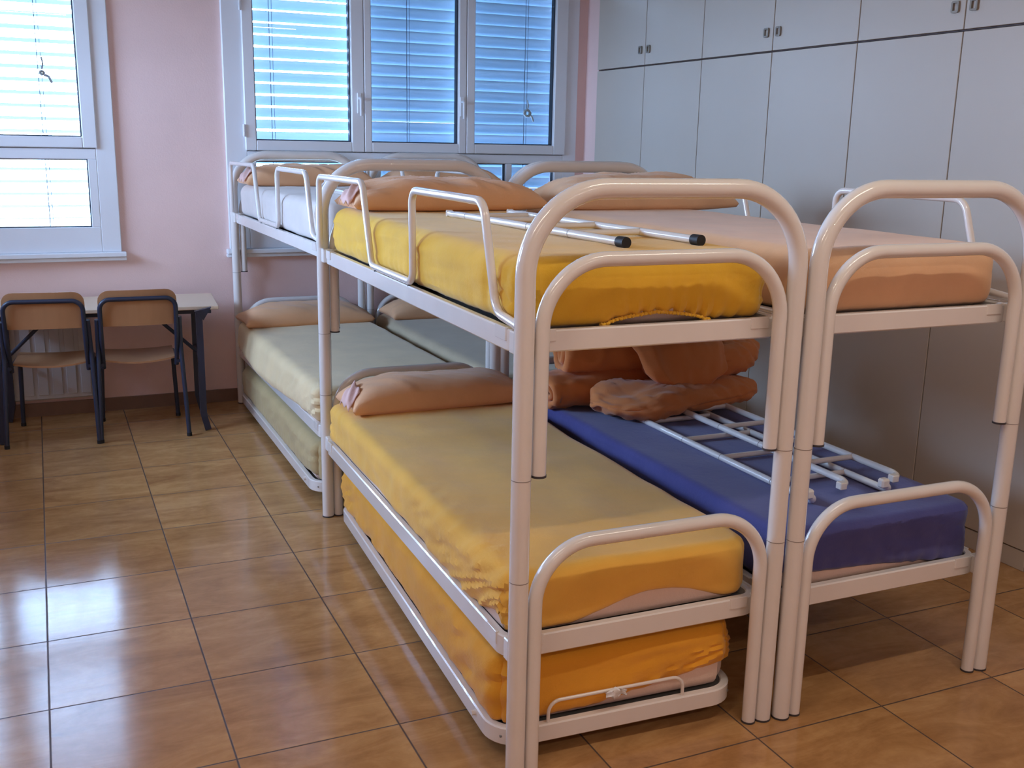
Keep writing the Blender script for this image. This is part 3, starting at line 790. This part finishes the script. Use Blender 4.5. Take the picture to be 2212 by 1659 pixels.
# pillows ------------------------------------------------------------------------
def pillow(loc, rz, W, D, Hh, label, m='salmon', seed=0, tilt=0, flap=None, sag=0.0, corner=.04, puff=.5, ry=0, wr=1.0):
    """W along x, D along y, H height, bottom rests at loc.z"""
    root = empty('pillow', loc, rz); tag(root, label, 'pillow', 'salmon pillows on the bunk beds')
    root.rotation_euler = (tilt, ry, rz)
    nu, nv = 72, 40; vs = []; fs = []
    def pt(i, j, top):
        u = 2 * i / nu - 1; v = 2 * j / nv - 1
        pinch = 1 - .10 * (v * v) * (1 - abs(u) ** 6) * .4
        x = W / 2 * u * (1 - .05 * (1 - v ** 2) * abs(u)) ; y = D / 2 * v * (1 - .07 * (1 - u ** 2))
        e = max(0, (1 - abs(u) ** 3.2)) ** .50 * max(0, (1 - abs(v) ** 2.6)) ** puff
        hh = Hh * e
        wv = fold(y * .9 + x * .75, x - y, 15, 3, seed) * .011 * wr + nz(x, y, 0, 5, seed + 2) * .012 + fold(y + x * .3, x, 34, 5, seed + 5) * .005 * wr
        edge = min(1, e * 1.6)
        if top: z = .30 * Hh * (1 - e) * .6 + .012 + hh * (1 - sag * (1 - u * u)) + wv * edge
        else: z = .30 * Hh * (1 - e) * .6
        return (x, y, z)
    T = {}; B = {}
    for i in range(nu + 1):
        for j in range(nv + 1):
            T[i, j] = len(vs); vs.append(pt(i, j, True))
    for i in range(nu + 1):
        for j in range(nv + 1):
            if i in (0, nu) or j in (0, nv):
                B[i, j] = T[i, j]
            else: B[i, j] = len(vs); vs.append(pt(i, j, False))
    for i in range(nu):
        for j in range(nv):
            fs.append((T[i, j], T[i + 1, j], T[i + 1, j + 1], T[i, j + 1])); fs.append((B[i, j], B[i, j + 1], B[i + 1, j + 1], B[i + 1, j]))
    mb = MB(); mb.add(vs, fs, m); mb.build('pillowcase', root, angle=3)
    if flap:
        # folded open end of the pillow case, pale inside
        side = flap; fb = MB(); pv = []; pf = []; n1, n2 = 12, 8
        for i in range(n1 + 1):
            for j in range(n2 + 1):
                v = (i / n1 - .5) * 1.3; a = j / n2
                x = side * (W / 2 - .055 + .065 * a); y = D / 2 * v * .72 - .04 * a
                z = .022 + Hh * (.62 * (1 - a) ** .6 + .12) * (1 - v * v * .8) + .010 * math.sin(v * 9 + a * 5) + .006
                pv.append((x, y, z))
        for i in range(n1):
            for j in range(n2): k = i * (n2 + 1) + j; pf.append((k, k + 1, k + n2 + 2, k + n2 + 1))
        fb.add(pv, pf, 'salmon_inner'); fo = fb.build('pillowcase_opening', root, angle=3)
        md = fo.modifiers.new('t', 'SOLIDIFY'); md.thickness = .003
        tag(fo, 'pale pink open end of the pillowcase')
    return root
pillow(Vector((.505, 1.945, 1.405)), -.03, .86, .36, .125, 'plump salmon pillow on the bright yellow upper mattress', seed=2, flap=-1, wr=1.3)
pillow(Vector((1.435, 1.93, 1.400)), .0, .94, .40, .150, 'peach-orange pillow on the peach upper mattress', m='peach_case', seed=4, wr=1.2)
pillow(bp('C', .41, 1.955, 1.402), .0, .80, .34, .125, 'salmon pillow on the white upper mattress nearest the window', seed=6, flap=-1)
pillow(bp('D', .42, 1.955, 1.402), .0, .78, .34, .115, 'salmon pillow on the rear right upper mattress, below the blue panes', seed=9)
pillow(bp('A', .44, 1.955, .548), .0, .83, .30, .135, 'salmon bolster-like pillow on the pale orange lower mattress', seed=12, flap=-1, wr=.5, puff=.34)
pillow(bp('C', .375, 1.93, .550), .02, .82, .36, .120, 'dim salmon pillow on the yellow-green lower mattress', seed=15, wr=.6, puff=.4)
pillow(bp('D', .40, 1.93, .548), .0, .74, .34, .125, 'dark salmon pillow on the dull cream lower mattress', seed=17, wr=.6)

# duvets ---------------------------------------------------------------------------
def spiral_roll(name, label, loc, rz, length, turns, r0, r1, thick, squash, m_out, seed, endf=None, tail=None, bulge=0.0):
    """sheet of padded cloth rolled about the x axis"""
    root = empty(name, loc, rz); tag(root, label, 'duvet', 'orange duvets on the navy mattress')
    n = int(turns * 30); mlen = 64; vs = []; fs = []
    def centre(t):
        a = 2 * PI * turns * t; r = r0 + (r1 - r0) * t
        return a, r
    rings = []
    for side in (1, -1):
        for i in range(n + 1):
            t = i / n; a, r = centre(t); th = thick * (.5 if t > .02 else .2)
            if t > .97: th *= max(.15, (1 - t) / .03)
            for k in range(mlen + 1):
                s = k / mlen; x = (s - .5) * length
                e = min(1, (1 - abs(2 * s - 1)) * 14) ** .5
                puff = 1 + .35 * ridge(nz(x * 1.0, a * .10, r, 14, seed)) * .5
                ro = r + side * th * (.35 + .65 * e) * puff
                if side > 0 and t > 1 - 1.02 / turns: ro += .014 * ridge(nz(x * .8, a * .18, 0, 11, seed + 3)) + .012 * nz(x, a * .2, 0, 6, seed + 7) + bulge * math.sin(PI * s) 
                if endf: ro *= endf(s)
                yy = ro * math.cos(a - .6); zz = ro * math.sin(a - .6) * squash
                xs_ = x + .018 * math.sin(a * 1.0 + seed) * (1 if abs(2 * s - 1) > .9 else 0)
                vs.append((xs_, yy, zz))
    W_ = mlen + 1; off = (n + 1) * W_
    for i in range(n):
        for k in range(mlen):
            a = i * W_ + k; fs.append((a, a + 1, a + W_ + 1, a + W_)); fs.append((off + a, off + a + W_, off + a + W_ + 1, off + a + 1))
    for i in range(n):
        for k in (0, mlen):
            a = i * W_ + k; fs.append((a, a + W_, off + a + W_, off + a))
    for k in range(mlen):
        for i in (0, n):
            a = i * W_ + k; fs.append((a, a + 1, off + a + 1, off + a))
    zmin = min(v[2] for v in vs); vs = [(x, y, z - zmin) for x, y, z in vs]
    mb = MB(); mb.add(vs, fs, m_out); mb.build('roll', root, angle=3)
    return root, -zmin
def duvets():
    # lower one: rolled flat, spiral end facing left
    r1, _ = spiral_roll('rolled_duvet', 'lower orange duvet, rolled flat with its spiral end to the left, on the navy mattress', Vector((1.175, 1.66, .556)), .05, .62, 2.2, .018, .098, .030, .78, 'rust', 3, bulge=.008)
    # upper one: big soft roll above
    r2, _ = spiral_roll('rolled_duvet', 'upper orange duvet with the large round roll, lying on the other', Vector((1.34, 1.70, .675)), .02, .74, 2.3, .016, .104, .030, .86, 'rust', 7, endf=lambda s: 1 + .10 * math.sin(PI * s), bulge=.02)
    # its hanging flap: a thick tongue draped over the front of the stack
    mb = MB(); nu, nv = 56, 44
    path = [(.06, .185), (-.04, .205), (-.16, .195), (-.235, .150), (-.272, .090), (-.292, .035), (-.305, -.020)]
    def P(u, v, inner):
        uu = 2 * u - 1
        vv = v * (1 - .28 * abs(uu) ** 2.2)                     # rounded lower edge
        t = vv * (len(path) - 1); k = min(int(t), len(path) - 2); f = t - k; f = f * f * (3 - 2 * f) * .35 + f * .65
        y = path[k][0] * (1 - f) + path[k + 1][0] * f; z = path[k][1] * (1 - f) + path[k + 1][1] * f
        x = .10 + .27 * uu * (1 - .22 * v)
        bev = min(1, min(u, 1 - u) * 7, (1 - v) * 9) ** .5
        wv = .012 * ridge(nz(x * 1.8, v * .35, 0, 8, 31)) + .010 * nz(x, v * .4, 0, 6, 33)
        off = (.004 if inner else .006 + .036 * bev) + wv * (1 if not inner else .3)
        ny, nz_ = -math.sin(min(1, vv * 1.5) * PI / 2), math.cos(min(1, vv * 1.5) * PI / 2)
        return (x, y + ny * off, z + nz_ * off)
    vs = []; fs = []
    for inner in (0, 1):
        for i in range(nu + 1):
            for j in range(nv + 1): vs.append(P(i / nu, j / nv, inner))
    W_ = nv + 1; off = (nu + 1) * W_
    for i in range(nu):
        for j in range(nv):
            a = i * W_ + j; fs.append((a, a + 1, a + W_ + 1, a + W_)); fs.append((off + a, off + a + W_, off + a + W_ + 1, off + a + 1))
    for i in range(nu):
        for j in (0, nv): a = i * W_ + j; fs.append((a, a + W_, off + a + W_, off + a))
    for j in range(nv):
        for i in (0, nu): a = i * W_ + j; fs.append((a, a + 1, off + a + 1, off + a))
    mb.add(vs, fs, 'rust'); mb.build('draped_flap', r2, angle=3)
    # padded folds that close the stack on the right
    root = empty('folded_duvet', Vector((1.42, 1.46, .556)), .20); tag(root, 'thick folded orange duvet bulging to the right, under and beside the round roll', 'duvet', 'orange duvets on the navy mattress')
    def lens(cx, cy, cz, a, b, c, seed, flat=.96):
        vs = []; fs = []; nu, nv = 110, 50
        cu = lambda q, e: math.copysign(abs(q) ** e, q)
        for j in range(nv + 1):
            for i in range(nu):
                th = 2 * PI * i / nu; ph = PI * j / nv - PI / 2
                x = a * cu(math.cos(ph), .5) * cu(math.cos(th), .75); y = b * cu(math.cos(ph), .5) * cu(math.sin(th), .75); z = c * cu(math.sin(ph), .85)
                q = max(0, abs(x) / a - .3)
                d = .030 * nz(x, y, z, 4, seed) + .014 * fold(z * .9 + y * .5 + x * .15, x, 20, 5, seed + 2) * (.4 + q) + 0.011 * fold(x + z * .8, z + y, 26, 7, seed + 4) + .005 * nz(x, y, z, 26, seed)
                n = Vector((x / a / a, y / b / b, z / c / c)).normalized()
                p = Vector((x, y, z)) + n * (d - .02)
                p.z = max(-c * flat, p.z)
                vs.append((cx + p.x, cy + p.y, cz + p.z))
        for j in range(nv):
            for i in range(nu): fs.append((j * nu + i, j * nu + (i + 1) % nu, (j + 1) * nu + (i + 1) % nu, (j + 1) * nu + i))
        return vs, fs
    m1 = MB(); m1.add(*lens(.0, .0, .074, .44, .215, .076, 41), 'rust'); m1.build('bottom_layer', root, angle=3)
    m2 = MB(); m2.add(*lens(.235, .10, .205, .315, .20, .098, 45), 'rust'); m2.build('top_layer', root, angle=3)
duvets()

# ladders --------------------------------------------------------------------------
def ladder(loc, rz, label, width, length, rungs, caps=True, hook='down', tilt=0, roll=0, hook_len=.05):
    """poles along +y from the foot (y=0); hooks at y=length"""
    root = empty('bunk_ladder', loc); root.rotation_euler = (tilt, roll, rz); tag(root, label, 'ladder', 'bunk ladders lying on mattresses')
    r = .0125
    for x in (0, width):
        p = MB(); z = r
        hk = -1 if hook == 'down' else 1
        if hook == 'down': pts = [(x, 0, z), (x, length - .05, z), (x, length, z - .002), (x, length + .045, z - .0)]
        elif hook == 'side': pts = [(x, 0, z), (x, length - .04, z), (x, length, z), (x + .012, length + .03, z), (x + .045, length + .055, z)]
        else: pts = [(x, 0, z), (x, length - .02, z), (x + .0, length + .02, z + .004), (x + .035, length + .025, z + .035)]
        p.tube(fillet(pts, .03, 6), r, 'alu', 14)
        po = p.build('pole', root)
        if caps:
            c = MB(); c.tube([(x, -.022, z), (x, .016, z)], r + .004, 'rubber', 16); c.build('rubber_foot', po)
        h = MB()
        if hook == 'down': h.box((x - .013, length + .035, z - .0125), (x + .013, length + .05, z + .013), 'alu', .003)
        elif hook == 'side': h.box((x + .030, length + .036, z - .012), (x + .058, length + .064, z + .013), 'alu', .003)
        else: h.box((x + .018, length + .010, z + .018), (x + .052, length + .040, z + .05), 'alu', .006)
        h.build('hook', po)
    for y in rungs:
        g = MB(); g.tube([(r * .5, y, r), (width - r * .5, y, r)], .0105, 'alu', 12)
        for x in (0, width): g.tube([(x, y - .0012, r), (x, y + .0012, r)], r + .0006, 'joint', 14)
        g.build('rung', root)
    return root
ladder(bp('A', .425, .285, 1.4145), brot('A') - math.atan2(-.09, 1.22) * 1.0, 'bunk ladder with black rubber feet, lying on the bright yellow mattress', .262, 1.16, (.29, .56, .84, 1.04), tilt=.0)
def flip(bed, x, y, z): return bp(bed, x, y, z)
# the two on the navy mattress lie with their hooks towards the foot end
l1 = ladder(bp('B', .585, 1.45, .566), brot('B') + PI, 'lower bunk ladder on the navy mattress, the one nearer the yellow bed', .315, 1.19, (.16, .44, .69, .99), caps=False, hook='up')
l2 = ladder(bp('B', .690, 1.47, .5885), brot('B') + PI, 'second bunk ladder on the navy mattress, the one nearer the wardrobes', .225, 1.13, (.14, .42, .68, .93), caps=False, hook='side')
l3 = ladder(bp('C', .28, .14, 1.4125), brot('C') - .05, 'bunk ladder lying on the white upper mattress of the rear left bunk', .262, 1.16, (.29, .56, .84, 1.04), tilt=.0, hook='up')

# ------------------------------------------------------------------ table and chairs
def table():
    root = empty('school_table', (-.162, 3.882, 0), -.07); tag(root, 'long cream-topped table against the pink wall, behind the two chairs', 'table')
    t = MB(); t.box((-1.30, 0, .713), (0, .53, .735), 'table_top', .003); t.build('tabletop', root)
    ap = MB()
    ap.box((-1.26, .045, .685), (-.04, .075, .713), 'chair_steel', .002); ap.box((-1.26, .455, .685), (-.04, .485, .713), 'chair_steel', .002); ap.build('apron', root)
    for x in (-.115, -1.185):
        for y in (-.035, .46):
            sx = 1 if x > -.5 else -1
            l = MB(); f = -1 if y < .3 else 1
            pts = [(x, y, .71), (x, y, .10), (x + sx * .022, y + f * .0, .006)]
            l.sweep(fillet(pts, .05, 5), [(-.024, -.018), (.024, -.018), (.024, .018), (-.024, .018)], 'chair_steel')
            l.add([(x - .024, y - .018, .713), (x + sx * .05 + .02 * sx, y - .018, .735), (x + .024, y - .018, .66), (x - .024, y + .018, .713), (x + sx * .05 + .02 * sx, y + .018, .735), (x + .024, y + .018, .66)], [(0, 1, 2), (3, 5, 4), (0, 3, 4, 1), (1, 4, 5, 2), (2, 5, 3, 0)], 'chair_steel')
            l.build('leg', root)
        b = MB(); sx = -1 if x > -.5 else 1
        b.tube([(x, -.02, .42), (x, .45, .42)], .012, 'chair_steel', 10)
        b.tube([(x, .22, .42), (x + sx * .28, .22, .69)], .011, 'chair_steel', 10)
        b.tube([(x + sx * .28, .20, .69), (x + sx * .28, .24, .71)], .011, 'chair_steel', 10)
        b.build('brace', root)
table()
def chair(label, loc, rz):
    """back towards -y, rear feet at y=0"""
    root = empty('school_chair', loc, rz); tag(root, label, 'chair', 'school chairs at the cream table')
    HW = .235
    # plywood backrest, gently curved
    b = MB(); vs = []; fs = []; nu, nv = 20, 10; w, h = .208, .205; R_ = .055
    for side in (0, 1):
        for i in range(nu + 1):
            for j in range(nv + 1):
                u = 2 * i / nu - 1; v = j / nv
                x = u * w; z = .655 + v * h
                # round the two upper corners a lot, the lower ones a little
                for (cz, rr) in ((.655 + h, .06), (.655, .02)):
                    ex = abs(x) - (w - rr); ez = (z - (cz - rr)) if cz > .7 else ((cz + rr) - z)
                    if ex > 0 and ez > 0:
                        q = math.hypot(ex, ez); s = max(ex, ez) / q
                        x = math.copysign(w - rr + ex * s, x); z = (cz - rr + ez * s) if cz > .7 else (cz + rr - ez * s)
                y = .030 - .020 * (1 - u * u) - (v - .5) * .03 + side * .009 + .018
                vs.append((x, y, z))
    W_ = nv + 1; off = (nu + 1) * W_
    for i in range(nu):
        for j in range(nv):
            a = i * W_ + j; fs.append((a, a + 1, a + W_ + 1, a + W_)); fs.append((off + a, off + a + W_, off + a + W_ + 1, off + a + 1))
    for i in range(nu):
        for j in (0, nv): a = i * W_ + j; fs.append((a, a + W_, off + a + W_, off + a))
    for j in range(nv):
        for i in (0, nu): a = i * W_ + j; fs.append((a, a + 1, off + a + 1, off + a))
    b.add(vs, fs, 'wood'); b.build('backrest', root)
    # seat with a curved rear edge rolled down
    s = MB(); vs = []; fs = []; nu, nv = 18, 16
    for side in (0, 1):
        for i in range(nu + 1):
            for j in range(nv + 1):
                u = 2 * i / nu - 1; v = j / nv
                x = u * (.190 + .01 * v); y = .135 + .36 * v - (1 - u * u) * .02 * (1 - v)
                z = .452 - .018 * (1 - u * u) * (1 - v * .6) - (.022 * max(0, (v - .85) / .15) ** 2) - side * .010 + .006 * v
                vs.append((x, y, z))
    W_ = nv + 1; off = (nu + 1) * W_
    for i in range(nu):
        for j in range(nv):
            a = i * W_ + j; fs.append((a, a + 1, a + W_ + 1, a + W_)); fs.append((off + a, off + a + W_, off + a + W_ + 1, off + a + 1))
    for i in range(nu):
        for j in (0, nv): a = i * W_ + j; fs.append((a, a + W_, off + a + W_, off + a))
    for j in range(nv):
        for i in (0, nu): a = i * W_ + j; fs.append((a, a + 1, off + a + 1, off + a))
    s.add(vs, fs, 'wood'); s.build('seat', root)
    # inverted U carrying the backrest, down to the seat
    f = MB(); f.tube(fillet([(-.198, .135, .405), (-.200, .055, .58), (-.200, .012, .812), (.200, .012, .812), (.200, .055, .58), (.198, .135, .405)], [0, .1, .055, .055, .1, 0], 8), .0125, 'chair_steel', 12)
    f.build('back_frame', root)
    for sx in (-1, 1):
        l = MB(); l.tube(fillet([(sx * .218, .040, .70), (sx * .222, .085, .50), (sx * .238, .012, .008)], .15, 6), .0125, 'chair_steel', 12); lo = l.build('leg', root)
        c = MB(); c.tube([(sx * .238, .012, 0), (sx * .238, .013, .02)], .0145, 'rubber', 12); c.build('rubber_foot', lo)
        l = MB(); l.tube(fillet([(sx * .200, .44, .425), (sx * .204, .475, .36), (sx * .218, .50, .008)], .05, 6), .0125, 'chair_steel', 12); lo = l.build('leg', root)
        c = MB(); c.tube([(sx * .218, .50, 0), (sx * .218, .50, .02)], .0145, 'rubber', 12); c.build('rubber_foot', lo)
        k = MB(); k.tube([(sx * .205, .105, .428), (sx * .203, .452, .428)], .0105, 'chair_steel', 12); k.build('side_rail', root)
    k = MB(); k.tube([(-.203, .40, .424), (.203, .40, .424)], .0085, 'chair_steel', 10); k.build('seat_rail', root)
    return root
chair('left of the two plywood school chairs, at the image edge', (-1.100, 3.785, 0), -.12)
chair('right of the two plywood school chairs, nearer the beds', (-.615, 3.752, 0), -.03)
